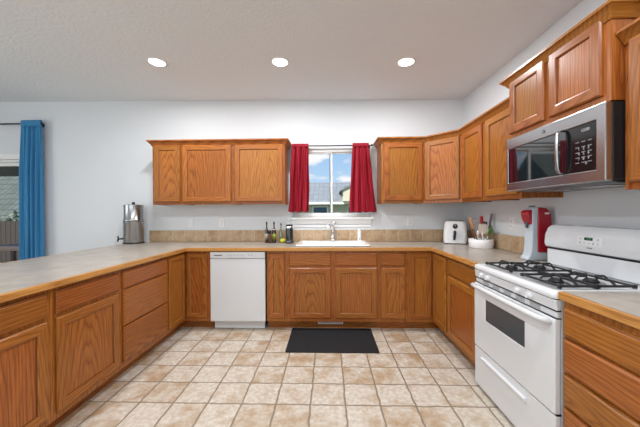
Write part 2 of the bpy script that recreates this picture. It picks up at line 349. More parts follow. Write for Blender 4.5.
# baseboards
MB().box(DX1+.08, -2.25, D-.014, D-.001, 0, .09).build('baseboard_back', WHITE, bevel=.003)['kind'] = 'structure'
MB().box(XW-.014, XW-.001, YR, .70, 0, .09).build('baseboard_right', WHITE, bevel=.003)['kind'] = 'structure'
for n, l in (('baseboard_back', 'white baseboard under the back wall'), ('baseboard_right', 'white baseboard along the stove wall')): tag(bpy.data.objects[n], l, 'baseboard')

# ---------------------------------------------------------------- outside
GRASS = mottled('lawn', [(.10, .15, .05), (.16, .2, .08)], 4, .9)
STUCCO = mottled('stucco', [(.60, .55, .42), (.66, .61, .48)], 20, .9)
SHING = tiles('shingles', .35, (0, 0), .03, (.29, .31, .33), (.23, .245, .26), (.21, .22, .24), (.18, .19, .2), plane='xz', rough=.9, wob=.01, pscale=3)
tag(MB().box(-30, 30, D+.13, 60, -.75, -.6).build('ground', GRASS), 'lawn outside beyond the window', 'ground', kind='structure')
tag(MB().box(-10, -2.6, D+.13, 7.6, -.6, -.06).build('terrace', mat('concrete', (.30, .29, .27), .8)), 'concrete patio outside the glass door', 'patio', kind='structure')
h = thing('neighbour_house', 'grey-roofed cream house seen through the kitchen window', 'house', (0, 20, -.6))
MB().box(-7, 12, 0, 8, 0, 2.75).build('wall', STUCCO, h)
m = MB(); ov = .5; zr = 4.35
m.add([(-7.5, -ov, 2.62), (12.5, -ov, 2.62), (12.5, 8+ov, 2.62), (-7.5, 8+ov, 2.62), (-4.5, 3.6, zr), (9, 3.6, zr), (9, 4.4, zr), (-4.5, 4.4, zr),
       (-7.5, -ov, 2.45), (12.5, -ov, 2.45), (12.5, 8+ov, 2.45), (-7.5, 8+ov, 2.45)],
      [(0,1,5,4),(1,2,6,5),(2,3,7,6),(3,0,4,7),(4,5,6,7),(8,11,10,9),(0,8,9,1),(1,9,10,2),(2,10,11,3),(3,11,8,0)])
m.build('roof', SHING, h)
m = MB(); m.prism([(1.0, 2.6), (7.6, 2.6), (7.6, 3.36), (4.3, 4.85), (1.0, 3.36)], -1.3, 3, 'y'); m.build('gable_wall', STUCCO, h)
m = MB()
for sgn in (1, -1):
    xa, xb = (4.3, 4.3-sgn*3.5)
    m.prism([(xa, 5.02), (xb, 3.38), (xb, 3.26), (xa, 4.90)], -1.42, 4.2, 'y')
m.build('gable_roof', SHING, h)
for wx in (-3.2, -.55, 1.9):
    f = rectframe(MB(), wx-.55, wx+.55, 1.45, 2.3, .08, -.06, .0).build('window', WHITE, h)
    MB().box(wx-.47, wx+.47, -.03, -.01, 1.53, 2.22).build('pane', mat('far_glass', (.08, .13, .2), .1), f)
MB().box(-7.5, 12.5, -ov-.1, -ov, 2.42, 2.58).build('gutter', WHITE, h)
f = thing('garden_fence', 'low white railing in front of the neighbouring house', 'fence', (0, 17, -.6))
m = MB()
for i in range(61): m.box(-6+i*.2, -5.96+i*.2, -.02, .02, .3, 1.72)
m.build('picket', WHITE, f); m = MB().box(-6, 6.04, -.03, .03, 1.72, 1.78).box(-6, 6.04, -.03, .03, .25, .31); m.build('rail', WHITE, f)
m = MB()
def shrub(name, label, loc, r, n, col):
    t = thing(name, label, 'shrub', loc)
    mb = MB(); rnd = random.Random(int(loc[0]*10))
    for i in range(n):
        a, e, q = rnd.uniform(0, 2*PI), math.acos(rnd.uniform(-.6, 1)), rnd.uniform(.6, 1)
        c = Vector((r[0]*math.sin(e)*math.cos(a)*q, r[1]*math.sin(e)*math.sin(a)*q, r[2]*(.55+.5*math.cos(e)*q)))
        s_ = rnd.uniform(.05, .1); e1 = Vector((rnd.gauss(0, 1), rnd.gauss(0, 1), rnd.gauss(0, 1))).normalized(); e2 = e1.orthogonal().normalized()
        mb.add([c-e1*s_, c+e2*s_*.5, c+e1*s_, c-e2*s_*.5], [(0, 1, 2, 3)])
    mb.build('foliage', mottled(name+'_leaf', col, 5, .8), t)
    MB().tube([(0, 0, 0), (0, 0, r[2]*.9)], .04).build('trunk', OAKY, t)
shrub('garden_shrub', 'grey-green bush behind the dark fence outside the patio door', (-10.2, 9.3, -.6), (.9, .8, 1.9), 1200, [(.10, .13, .085), (.22, .26, .19)])
f = thing('wood_fence', 'dark wooden garden fence beyond the patio', 'fence', (-9, 8.2, -.6))
m = MB()
for i in range(60): m.box(-6+i*.15, -5.86+i*.15, -.01, .01, .05, 1.68)
m.build('board', mat('fence_wood', (.06, .048, .04), .85), f)
for i in range(4): MB().box(-5.95+i*2.9, -5.85+i*2.9, .012, .11, 0, 1.75).build('post', mat('fence_post', (.06, .05, .04), .85), f)
ROOF2 = tiles('green_shingles', .30, (0, 0), .04, (.13, .15, .13), (.09, .11, .095), (.08, .095, .08), (.05, .06, .055), plane='xz', rough=.9, wob=.01, pscale=3)
h = thing('neighbour_house', 'house with a grey-green roof seen through the patio door', 'house', (-16, 14, -.6))
MB().box(-8, 6, .6, 7, 0, 1.7).build('wall', STUCCO, h)
MB().prism([(-.1, 1.62), (3.8, 5.4), (7.7, 1.62), (7.7, 1.5), (-.1, 1.5)], -8.4, 6.4, 'x').build('roof', ROOF2, h)
t = thing('patio_cover', 'dark beam of the patio roof outside the glass door', 'pergola', (-6.2, 5.6, -.06))
MB().box(-3.6, 3.3, -.1, .1, 2.13, 2.35).build('beam', mat('dark_beam', (.10, .095, .075), .7), t)
MB().box(-3.6, 3.3, -1.75, .3, 2.352, 2.42).build('roof_deck', mat('soffit', (.13, .125, .10), .8), t)
for x in (-3.4, 3.1): MB().box(x-.06, x+.06, -.06, .06, 0, 2.13).build('post', mat('dark_post', (.12, .11, .09), .7), t)
DARKW = mat('dark_patio_wood', (.10, .065, .05), .6)
t = thing('patio_table', 'dark brown slatted patio table outside the glass door', 'table', (-5.9, 5.3, -.06))
m = MB()
for i in range(7): m.box(-.7, .7, -.42+i*.12, -.42+i*.12+.105, .70, .73)
m.build('tabletop', DARKW, t)
for sx in (-.62, .56):
    for sy in (-.36, .34): MB().box(sx, sx+.06, sy, sy+.06, 0, .70).build('leg', DARKW, t)
for px, py, rz_, nm in ((-5.7, 4.55, 0, 'dark brown patio chair in front of the patio table'), (-6.1, 6.05, PI, 'dark brown patio chair behind the patio table')):
    t = thing('patio_chair', nm, 'chair', (px, py, -.06), rz_)
    MB().box(-.24, .24, -.24, .24, .41, .45).build('seat', DARKW, t)
    m = MB()
    for i in range(4): m.box(-.24, .24, -.25, -.22, .55+i*.11, .62+i*.11)
    m.build('backrest', DARKW, t)
    for sx in (-.24, .20):
        for sy, hh in ((-.24, .95), (.20, .41)): MB().box(sx, sx+.04, sy, sy+.04, 0, hh).build('leg', DARKW, t)

# ---------------------------------------------------------------- cabinet makers (local: x right, y into the depth, z up; front plane y=0)
def door_panel(parent, x0, x1, z0, z1, name='door', label=None, rail=.055):
    m = MB(); R = [(0, 0), (0, -.012), (.007, -.019), (rail-.004, -.019), (rail+.004, -.0165), (rail+.007, -.0085), (rail+.007, 0)]
    vs = []
    for i, y in R: vs += [(x0+i, y, z0+i), (x1-i, y, z0+i), (x1-i, y, z1-i), (x0+i, y, z1-i)]
    n = len(R); fs = []; mi = []
    for k in range(n):
        for j in range(4):
            a, b = k*4, ((k+1) % n)*4
            fs.append((a+j, a+(j+1) % 4, b+(j+1) % 4, b+j)); mi.append((1 if j in (0, 2) else 0) if k not in (4, 5) else 2 if k == 4 else (1 if j in (0, 2) else 0))
    m.add(vs, fs, mi); o = m.build(name, [OAKV, OAKH, GROOVE], parent)
    q = rail+.006; MB().box(x0+q, x1-q, -.009, -.003, z0+q, z1-q).build('panel', OAKV, o)
    return o
def slab_front(parent, x0, x1, z0, z1, name='drawer'):
    m = MB(); R = [(0, 0), (0, -.011), (.004, -.013), (.010, -.019)]; vs = []
    for i, y in R: vs += [(x0+i, y, z0+i), (x1-i, y, z0+i), (x1-i, y, z1-i), (x0+i, y, z1-i)]
    fs = [(0, 1, 2, 3), (12, 15, 14, 13)]
    for k in range(3):
        for j in range(4): fs.append((k*4+j, k*4+(j+1) % 4, k*4+4+(j+1) % 4, k*4+4+j))
    return m.add(vs, fs).build(name, OAKH, parent)
def frame_plate(parent, W0, W1, z0, z1, rects, y0=0.0005, y1=.019):
    xs = sorted({W0, W1} | {r[0]+.012 for r in rects} | {r[1]-.012 for r in rects}); zs = sorted({z0, z1} | {r[2]+.012 for r in rects} | {r[3]-.012 for r in rects})
    hole = lambda u, v: any(r[0]+.012 < u < r[1]-.012 and r[2]+.012 < v < r[3]-.012 for r in rects)
    return MB().cells(xs, zs, lambda u, v: not hole(u, v), y0, y1, 'xzy').build('face_frame', OAKV, parent)
DRZ = (.714, .848); DOZ = (.140, .692); FULL = (.140, .848)
def base_unit(label, origin, rz, Wd, fronts, depth=.605, group='oak base cabinets', name='base_cabinet', ends=(0, 0)):
    """fronts: (kind, x0, x1, z0, z1)"""
    t = thing(name, label, 'cabinet', (*origin, 0), rz, group)
    e = .0008; t0, t1 = e, Wd-e
    frame_plate(t, t0, t1, .10, .875, [f[1:] for f in fronts])
    m = MB().box(t0, t0+.016, .0195, depth, .10, .875).box(t1-.016, t1, .0195, depth, .10, .875).box(t0+.016, t1-.016, .0195, depth, .10, .116).box(t0+.016, t1-.016, depth-.008, depth, .116, .875)
    m.build('carcass', OAKV, t)
    MB().box(t0, t1, .080, .096, .0, .0995).build('toe_kick', OAKH, t)
    for f in fronts:
        if f[0] == 'door': door_panel(t, *f[1:])
        elif f[0] == 'drawer': slab_front(t, *f[1:])
        else: slab_front(t, *f[1:], name='false_front')
    return t
RL, RRt = PI/2, -PI/2
# left (peninsula) run, local x = world y - origin
base_unit('oak base cabinet nearest the camera under the peninsula counter, one drawer over one door', (XL, 1.02), RL, .555, [('drawer', .03, .527, *DRZ), ('door', .03, .527, *DOZ)])
base_unit('oak base cabinet, second from the camera under the peninsula, wide drawer over door', (XL, 1.575), RL, .543, [('drawer', .027, .519, *DRZ), ('door', .027, .519, *DOZ)])
base_unit('oak three-drawer base cabinet under the peninsula counter', (XL, 2.118), RL, .637, [('drawer', .023, .624, *DRZ), ('drawer', .023, .624, .428, .702), ('drawer', .023, .624, .145, .416)], name='drawer_cabinet')
# back run
base_unit('narrow oak base cabinet with one tall door, touching the right side of the dishwasher', (-.678, YB), 0, .223, [('door', .018, .200, *FULL)])
base_unit('wide oak sink base cabinet with two doors behind the black mat', (-.455, YB), 0, 1.003, [('false', .027, .482, *DRZ), ('false', .531, .982, *DRZ), ('door', .027, .482, *DOZ), ('door', .531, .982, *DOZ)], name='sink_cabinet')
base_unit('small oak base cabinet with short drawer over narrow door, right of the sink cabinet', (.548, YB), 0, .307, [('drawer', .022, .281, *DRZ), ('door', .022, .281, *DOZ)])
# right run, local x = far y - world y
base_unit('oak base cabinet touching the far side of the white stove, drawer over door', (XR, 2.735), RRt, .578, [('drawer', .023, .553, *DRZ), ('door', .023, .553, *DOZ)])
base_unit('oak four-drawer base cabinet on the near side of the stove', (XR-.014, 1.387), RRt, .587, [('drawer', .012, .56, .709, .842), ('drawer', .012, .56, .541, .698), ('drawer', .012, .56, .381, .529), ('drawer', .012, .56, .145, .369)], name='drawer_cabinet')
# corner units
def corner(label, ox, sgn, xspan, y0):
    """ox: x of the side run's face; sgn -1 left corner, +1 right corner; xspan = back-run stretch; y0 = where the side run begins"""
    t = thing('corner_cabinet', label, 'cabinet', (ox, YB, 0), 0, 'oak corner base cabinets')
    wx = abs(xspan-ox)
    a0, a1 = (0.0, wx) if sgn < 0 else (-wx, 0.0)
    # back-run face
    r1 = (.026, wx-.035) if sgn < 0 else (.027, wx-.026)
    fx0 = 0 if sgn < 0 else -wx
    e = .0008
    frame_plate(t, fx0+(e if sgn > 0 else 0), fx0+wx-(e if sgn < 0 else 0), .10, .875, [(fx0+r1[0], fx0+r1[1], *FULL)])
    door_panel(t, fx0+r1[0], fx0+r1[1], *FULL, rail=.045)
    # side-run face built in its own frame
    hl = YB-y0
    rot = RL if sgn < 0 else RRt
    lo = (0, -hl, 0) if sgn < 0 else (0, 0, 0)
    ff = frame_plate(t, e if sgn < 0 else 0, hl if sgn < 0 else hl-e, .10, .875, [((.012, hl-.026) if sgn < 0 else (.026, hl-.012)) + FULL]); ff.location = lo; ff.rotation_euler = (0, 0, rot)
    q = (.012, hl-.026) if sgn < 0 else (.026, hl-.020)
    dd = door_panel(t, *q, *FULL, rail=.045); dd.location = lo; dd.rotation_euler = (0, 0, rot)
    # carcass: bottom, wall-side backs, end panels
    X0, X1 = (-.60, wx-e) if sgn < 0 else (-wx+e, .605)
    m = MB()
    if sgn < 0:
        m.cells([X0, -.02, X1], [-hl+e, .02, .605], lambda u, v: u < -.02 or v > .02, .10, .116, 'xyz')
        m.box(X0, X0+.016, -hl+e, .605, .116, .875).box(X0+.016, X1, .589, .605, .116, .875).box(X1-.016, X1, .02, .589, .116, .875).box(X0+.016, -.02, -hl+e, -hl+.016, .116, .875)
    else:
        m.cells([X0, .02, X1], [-hl+e, .02, .605], lambda u, v: u > .02 or v > .02, .10, .116, 'xyz')
        m.box(X1-.016, X1, -hl+e, .605, .116, .875).box(X0, X1-.016, .589, .605, .116, .875).box(X0, X0+.016, .02, .589, .116, .875).box(.02, X1-.016, -hl+e, -hl+.016, .116, .875)
    m.build('carcass', OAKV, t)
    m = MB()
    if sgn < 0: m.box(-.08, X1, .080, .096, 0, .0995).box(-.096, -.08, -hl+e, .096, 0, .0995)
    else: m.box(X0, .08, .080, .096, 0, .0995).box(.08, .096, -hl+e, .096, 0, .0995)
    m.build('toe_kick', OAKH, t)
corner('oak corner base cabinet with two tall doors meeting, between peninsula drawers and dishwasher', XL, -1, -1.302, 2.755)
corner('oak corner base cabinet with two tall doors meeting, beside the stove run', XR, 1, .855, 2.735)

# ---------------------------------------------------------------- countertops
SX0, SX1, SY0, SY1 = -.335, .435, 3.20, 3.60          # sink cut-out
t = thing('countertop', 'long U-shaped grey speckled countertop with oak edge around sink and peninsula', 'countertop', (0, 0, .876))
ex = .024
inU = lambda u, v, k: (u < XL+.04-k or v > YB-.04+k or (u > XR-.04+k and v > 2.156)) and v > .96
def lam(u, v):
    if SX0 < u < SX1 and SY0 < v < SY1: return False
    return (u < XL+.04-ex and v > .96+ex and u > -2.56+ex) or (v > YB-.04+ex) or (u > XR-.04+ex and v > 2.156)
xs = [-2.56, -2.56+ex, XL+.04-ex, XL+.04, SX0, SX1, XR-.04, XR-.04+ex, XW-.002]; ys = [.96, .96+ex, 2.157, YB-.04, YB-.04+ex, SY0, SY1, D-.002]
MB().cells(xs, ys, lambda u, v: lam(u, v) and u > -2.56+ex, .0, .038, 'xyz').build('worktop', LAM, t)
def edg(u, v):
    if u < XL+.04 and v < D: 
        if u < -2.56+ex or v < .96+ex: return True
    if XL+.04-ex < u < XL+.04 and v < YB-.04+ex: return True
    if XL+.04-ex < u < XR-.04+ex and YB-.04 < v < YB-.04+ex: return True
    if XR-.04 < u < XR-.04+ex and 2.156 < v < YB-.04+ex: return True
    return False
MB().cells(xs, ys, edg, .0, .038, 'xyz').build('edge_strip', EDGE, t, bevel=.004)
t = thing('countertop', 'short grey speckled countertop with oak edge over the four-drawer cabinet', 'countertop', (0, 0, .876))
MB().box(XR-.04+ex, XW-.002, .79, 1.390, 0, .038).build('worktop', LAM, t)
MB().box(XR-.04, XR-.04+ex, .79, 1.390, 0, .038).build('edge_strip', EDGE, t, bevel=.004)
o = thing('tile_backsplash', 'row of tan stone tiles along the back wall behind the sink', 'backsplash', (0, D, CT))
o.location = (0, 0, 0)
MB().box(-2.37, XW-.001, D-.012, D-.001, CT+.0005, CT+.150).build('tiles', SPLX, o)
MB().box(-2.374, XW-.001, D-.014, D-.001, CT+.150, CT+.156).build('top_trim', GROUT, o)
o = thing('tile_backsplash', 'short row of tan stone tiles on the right wall beside the stove', 'backsplash', (0, 0, 0))
MB().box(XW-.012, XW-.001, 2.157, D-.015, CT+.0005, CT+.150).build('tiles', SPLY, o)
MB().box(XW-.014, XW-.001, 2.157, D-.015, CT+.150, CT+.156).build('top_trim', GROUT, o)

# ---------------------------------------------------------------- wall cabinets
UZ0, UZ1 = 1.397, 2.15; UD = .30
def wall_unit(label, origin, rz, Wd, doors, z0=UZ0, z1=UZ1, depth=UD, group='oak wall cabinets', crown=False):
    t = thing('wall_cabinet', label, 'cabinet', (*origin, z0), rz, group); H = z1-z0; e = .0008
    frame_plate(t, e, Wd-e, 0, H, doors)
    m = MB().box(e, e+.016, .0195, depth, 0, H).box(Wd-e-.016, Wd-e, .0195, depth, 0, H).box(e+.016, Wd-e-.016, .0195, depth, .012, .028).box(e+.016, Wd-e-.016, .0195, depth, H-.016, H).box(e+.016, Wd-e-.016, depth-.006, depth, .028, H-.016)
    m.build('carcass', OAKV, t)
    for d_ in doors: door_panel(t, *d_)
    return t
UY = 3.405; UX = XW-.305
dz = (.033, .718)
wall_unit('narrow oak wall cabinet, leftmost of the three left of the window', (-2.135, UY), 0, .359, [(.024, .342, *dz)])
wall_unit('oak wall cabinet with one door, middle of the three left of the window', (-1.776, UY), 0, .630, [(.016, .607, *dz)])
wall_unit('oak wall cabinet with one door, directly left of the window', (-1.146, UY), 0, .631, [(.023, .605, *dz)])
wall_unit('oak wall cabinet with one square door, directly right of the window', (.635, UY), 0, .503, [(.031, .485, *dz)])
# diagonal corner
t = thing('wall_cabinet', 'angled oak wall cabinet set diagonally across the corner', 'cabinet', (1.138, UY, UZ0), 0, 'oak wall cabinets')
dl = XW-.305-1.138; hh = UZ1-UZ0
L_ = math.hypot(dl, dl)
ff = frame_plate(t, .001, L_-.001, 0, hh, [(.022, L_-.022, *dz)]); ff.rotation_euler = (0, 0, -PI/4)
dd = door_panel(t, .022, L_-.022, *dz); dd.rotation_euler = (0, 0, -PI/4)
pts = [(.016, 0.014), (dl+.013, -dl+.017), (XW-1.138-.001, -dl+.001), (XW-1.138-.001, D-UY-.001), (.001, D-UY-.001), (.001, .016)]
MB().prism(pts, 0.012, hh, 'z').build('carcass', OAKV, t)
wall_unit('oak wall cabinet with a narrow door, next to the angled corner cabinet', (UX, UY-dl), RRt, UY-dl-2.655, [(.022, UY-dl-2.655-.033, *dz)])
wall_unit('oak wall cabinet with one door, touching the far side of the microwave', (UX, 2.655), RRt, .498, [(.033, .466, *dz)])
MXF = 1.352
wall_unit('short raised oak wall cabinet with two doors above the microwave', (MXF, 2.155), RRt, .762, [(.022, .354, .035, .420), (.394, .724, .035, .420)], z0=1.826, z1=2.262, depth=XW-MXF-.001)
wall_unit('oak wall cabinet on the near side of the microwave, cut by the photo edge', (1.412, 1.391), RRt, .60, [(.026, .57, .033, .695)], z1=2.125, depth=.334)
def crown(label, path, z):
    pr = [(.0005, z-.038), (.006, z-.038), (.012, z-.030), (.016, z-.020), (.030, z-.004), (.040, z+.008), (.048, z+.012), (.048, z+.026), (.0005, z+.026)]
    o = MB().sweep(path, pr).build('crown_molding', OAKH, auto=40); o['kind'] = 'thing'
    return tag(o, label, 'crown molding', 'oak crown moldings')
crown('oak crown molding along the cabinets left of the window', [(-2.135, D-.004), (-2.135, UY-.0005), (-.515, UY-.0005), (-.515, D-.004)], UZ1)
crown('oak crown molding bending around the corner cabinets right of the window', [(.635, D-.004), (.635, UY-.0005), (1.138, UY-.0005), (UX-.0005, UY-dl), (UX-.0005, 2.158)], UZ1)
crown('highest oak crown molding, on the cabinet above the microwave', [(XW-.004, 2.155), (MXF-.0005, 2.155), (MXF-.0005, 1.393), (XW-.004, 1.393)], 2.248)
crown('oak crown molding cut off by the right edge of the photo', [(1.4115, 1.390), (1.4115, .78)], 2.118)

# ---------------------------------------------------------------- dishwasher
t = thing('dishwasher', 'white built-in dishwasher under the counter', 'dishwasher', (-1.297, YB-.022, 0))
MB().box(.004, .598, .03, .60, .10, .868).build('tub', mat('dark_grey', (.05, .05, .05), .5), t)
MB().box(.0, .606, .0, .029, .105, .792).build('door', ENAMEL, t, bevel=.005)
cp = MB().box(.0, .606, -.004, .029, .797, .866).build('control_panel', ENAMEL, t, bevel=.006)
MB().box(.20, .40, -.0046, -.0036, .7975, .802).box(.02, .586, .0, .002, .793, .796).build('recess_shade', mat('recess_shade_grey', (.35, .35, .36), .4), cp)  # flat grey strips paint the shade of the handle scoop and door gap
m = MB().box(.045, .135, -.0048, -.0038, .826, .836)
m.build('badge', GREYL, cp)
m = MB()
for i in range(9): m.box(.20+i*.032, .212+i*.032, -.0048, -.0038, .828, .836) if i not in (6,) else None
m.build('button', mat('grey_print', (.3, .3, .33), .5), cp)
MB().box(.02, .586, .065, .085, .006, .10).build('toe_panel', ENAMEL, t, bevel=.003)
for x in (.05, .54): MB().lathe([(.012, 0), (.012, .10)], (x, .15, 0), 12).build('foot', BLACK, t)

# ---------------------------------------------------------------- sink, faucet
t = thing('kitchen_sink', 'white drop-in kitchen sink below the window', 'sink', (.05, 3.405, CT))
A, Bv = .418, .245
def rrect(hx, hy, r, z, n=5, ox=0, oy=0):
    out = []
    for cx, cy, a0 in ((hx-r, hy-r, 0), (-hx+r, hy-r, PI/2), (-hx+r, -hy+r, PI), (hx-r, -hy+r, 1.5*PI)):
        for k in range(n+1): a = a0+PI/2*k/n; out.append((cx+r*math.cos(a)+ox, cy+r*math.sin(a)+oy, z))
    return out
def loft(rings, cap0=True, cap1=True):
    n = len(rings[0]); vs = [p for r in rings for p in r]
    fs = [(i*n+j, i*n+(j+1) % n, (i+1)*n+(j+1) % n, (i+1)*n+j) for i in range(len(rings)-1) for j in range(n)]
    if cap0: fs.append(tuple(range(n-1, -1, -1)))
    if cap1: fs.append(tuple((len(rings)-1)*n+j for j in range(n)))
    return vs, fs
oy = -.03
rings = [rrect(.37, .185, .05, -.005, oy=-.005), rrect(.41, .255, .03, .0006), rrect(.42, .265, .035, .008), rrect(.415, .26, .035, .019), rrect(.39, .235, .04, .022),
         rrect(.365, .185, .05, .012, oy=oy), rrect(.355, .172, .05, -.004, oy=oy+.005), rrect(.335, .155, .06, -.16, oy=oy+.005), rrect(.30, .13, .06, -.175, oy=oy+.005), rrect(.30, .13, .06, -.185, oy=oy+.005), rrect(.348, .165, .06, -.165, oy=oy+.005), rrect(.366, .178, .05, -.01, oy=oy+.005)]
vs, fs = loft(rings, False, False)
n_ = len(rings[0]); k8 = 8*n_; fs.append(tuple(k8+j for j in range(n_))); fs = [f for f in fs if not (min(f) >= 8*n_ and max(f) < 10*n_ and len(f) == 4)]
MB().add(vs, fs).build('basin', PORC, t, auto=50)
MB().lathe([(.0, .003), (.04, .003), (.042, 0), (.0, 0)], (0, -.02, -.1745), 24).build('drain', CHROME, t, smooth=True)
f = thing('faucet', 'chrome single-lever faucet with a white spray tip over the sink', 'faucet', (.06, 3.625, CT+.0205))
MB().lathe([(.036, 0), (.038, .008), (.030, .016), (.028, .05), (.026, .10), (.030, .14), (.024, .175), (0, .185)], seg=24).build('body', CHROME, f, smooth=True)
MB().tube([(0, 0, .11), (-.01, -.03, .17), (-.03, -.08, .205), (-.05, -.13, .205), (-.06, -.17, .185)], [.021, .020, .019, .019, .020], 14).build('spout', CHROME, f, smooth=True)
MB().tube([(-.058, -.165, .19), (-.066, -.19, .16)], [.019, .021], 14).build('spray_tip', PLASTIC, f, smooth=True)
MB().tube([(.0, 0, .16), (.014, -.005, .20), (.022, -.012, .245)], [.016, .013, .015], 12).build('lever', CHROME, f, smooth=True)
s = thing('soap_dispenser', 'slim white soap bottle standing behind the right end of the sink', 'soap dispenser', (.40, 3.672, CT))
MB().lathe([(.0, 0), (.023, 0), (.024, .01), (.024, .135), (.016, .15), (.011, .155), (.011, .165), (0, .165)], seg=20).build('bottle', PLASTIC, s, smooth=True)
MB().tube([(0, 0, .16), (0, 0, .18), (0, -.03, .182)], .005, 8).build('pump', PLASTIC, s, smooth=True)
MB().box(-.006, .006, -.0255, -.0235, .03, .045).build('label_mark', GREYL, s)

# toe-kick register, mat
t = thing('floor_register', 'small white air vent grille in the toe kick below the sink', 'vent', (.02, YB+.079, .045))
rectframe(MB(), -.14, .14, 0, .05, .008, -.006, .0).build('frame', WHITE, t)
m = MB().box(-.133, .133, -.002, -.0004, .007, .043)
m.build('backing', mat('dark_vent', (.12, .12, .12), .6), t)
for i in range(4): MB().box(-.132, .132, -.006, -.002, .012+i*.008, .0155+i*.008).build('louver', WHITE, t)
o = MB().add(*loft([rrect(.435, .272, .012, .0002), rrect(.435, .272, .012, .007), rrect(.428, .265, .012, .009), rrect(.415, .252, .010, .007)])).build('floor_mat', RUB)
o.location = (.03, 2.882, 0); tag(o, 'black rubber mat on the tile floor before the sink', 'mat')

# ---------------------------------------------------------------- outlets
def outlet(label, loc, rz, kind):
    t = thing('wall_outlet', label, 'outlet', loc, rz, 'outlets above the backsplash')
    MB().add(*loft([rrect(.036, .058, .006, 0), rrect(.036, .058, .006, .003), rrect(.033, .055, .006, .006)])).build('plate', PLASTIC, t, rot=(PI/2, 0, 0))
    if kind == 's':
        MB().box(-.017, .017, -.009, -.006, -.033, .033).build('rocker', PLASTIC, t, bevel=.001)
        MB().box(-.019, -.0175, -.0067, -.0062, -.034, .034).box(.0175, .019, -.0067, -.0062, -.034, .034).build('gap', GREYL, t)
    else:
        for z in (-.02, .02):
            MB().add(*loft([rrect(.016, .014, .006, .006), rrect(.016, .014, .006, .0085)])).xf(Matrix.Translation((0, 0, z)) @ Matrix.Rotation(PI/2, 4, 'X')).build('receptacle', PLASTIC, t)
            MB().box(-.008, -.005, -.0092, -.0084, z-.004, z+.007).box(.005, .008, -.0092, -.0084, z-.004, z+.007).build('slots', GREYL, t)
outlet('white switch plate on the back wall, nearest the steel water filter', (-1.815, D-.0005, 1.165), 0, 's')
outlet('white outlet on the back wall, between the steel water filter and the bottles', (-1.405, D-.0005, 1.165), 0, 'o')
outlet('white outlet on the back wall right of the window', (1.06, D-.0005, 1.165), 0, 'o')
outlet('white outlet on the right wall beside the red drink maker', (XW-.0005, 2.75, 1.175), RRt, 'o')

# ---------------------------------------------------------------- curtains
def curtain(name, label, cx, y, ztop, zbot, w_top, w_bot, folds, m_, depth, rod_z, ruffle=.03, skew=0, hem=None, seed=1):
    t = thing(name, label, 'curtain', (cx, y, rod_z))
    rnd = random.Random(seed); ph = [rnd.uniform(0, 6.28) for _ in range(4)]
    nu, nv = 90, 40; vs = []
    for j in range(nv+1):
        v = j/nv; z = ztop+(zbot-ztop)*v; wd = w_top+(w_bot-w_top)*(v**.8)
        for i in range(nu+1):
            u = i/nu; x = (u-.5)*wd + skew*v + .006*math.sin(9*v+u*20+ph[0])*v
            amp = depth*(.45+.55*min(1, v*4))
            yy = amp*math.sin(2*PI*folds*u+ph[1]+.5*math.sin(3*v+ph[2])) + amp*.45*math.sin(2*PI*folds*2.3*u+ph[3]+v*2) - v*depth*.3
            zz = z + (.006*math.sin(2*PI*folds*u+ph[0]) if j == nv else 0)
            vs.append((x, yy, zz-rod_z))
    fs = [(j*(nu+1)+i, j*(nu+1)+i+1, (j+1)*(nu+1)+i+1, (j+1)*(nu+1)+i) for j in range(nv) for i in range(nu)]
    o = MB().add(vs, fs).build('cloth', m_, t, smooth=True); sol = o.modifiers.new('thick', 'SOLIDIFY'); sol.thickness = .002
    # rod pocket: gathered sleeve around the rod with a ruffle above
    vs = []; nu = 90; prof = [(-.004, .030), (-.012, .016), (-.015, .004), (-.014, -.010), (-.006, -.024), (.006, -.024), (.014, -.010), (.015, .004), (.012, .016), (.004, .030)]
    for i in range(nu+1):
        u = i/nu; k = 1+.25*math.sin(2*PI*folds*2.5*u+ph[0])
        for a, b in prof: vs.append(((u-.5)*w_top, a*k, b*(ruffle/.03)))
    n = len(prof); fs = [(i*n+j, i*n+j+1, (i+1)*n+j+1, (i+1)*n+j) for i in range(nu) for j in range(n-1)]
    o = MB().add(vs, fs).build('heading', m_, t, smooth=True); sol = o.modifiers.new('thick', 'SOLIDIFY'); sol.thickness = .0015
    return t
RZ = 2.145
ry = D-.075
curtain('kitchen_curtain', 'short red curtain on the left side of the kitchen window', -.352, ry, RZ-.02, 1.30, .215, .265, 3, REDC, .026, RZ, skew=-.02, seed=3)
curtain('kitchen_curtain', 'short red curtain on the right side of the kitchen window', .42, ry, RZ-.02, 1.295, .205, .345, 3.5, REDC, .026, RZ, skew=.025, seed=5)
for o in [o for o in C.objects if o.name.startswith('kitchen_curtain')]: o['group'] = 'red kitchen curtains'
t = thing('curtain_rod', 'thin dark curtain rod carrying the red curtains', 'curtain rod', (.04, ry, RZ))
MB().tube([(-.499, 0, 0), (.515, 0, 0)], .0075, 12).build('rod', ROD, t, smooth=True)
for x in (.522,): MB().sphere((x, 0, 0), .014).build('finial', ROD, t, smooth=True)
for x in (-.488, .500): MB().box(x-.005, x+.005, .006, D-ry-.003, -.004, .004).box(x-.01, x+.01, D-ry-.004, D-ry-.0005, -.02, .02).build('bracket', ROD, t)
RZ2 = 2.48; ry2 = D-.085
curtain('door_curtain', 'long blue curtain beside the glass patio door', -3.885, ry2, RZ2-.02, .03, .27, .30, 4, BLUEC, .028, RZ2, ruffle=.045, skew=.0, seed=11)
t = thing('curtain_rod', 'dark curtain rod above the patio door holding the blue curtain', 'curtain rod', (-4.65, ry2, RZ2))
MB().tube([(-.87, 0, 0), (.89, 0, 0)], .010, 12).build('rod', ROD, t, smooth=True)
for x in (-.885, .90): MB().sphere((x, 0, 0), .016).build('finial', ROD, t, smooth=True)
for x in (-.84, .84): MB().box(x-.006, x+.006, .008, D-ry2-.003, -.005, .005).box(x-.012, x+.012, D-ry2-.004, D-ry2-.0005, -.025, .025).build('bracket', ROD, t)

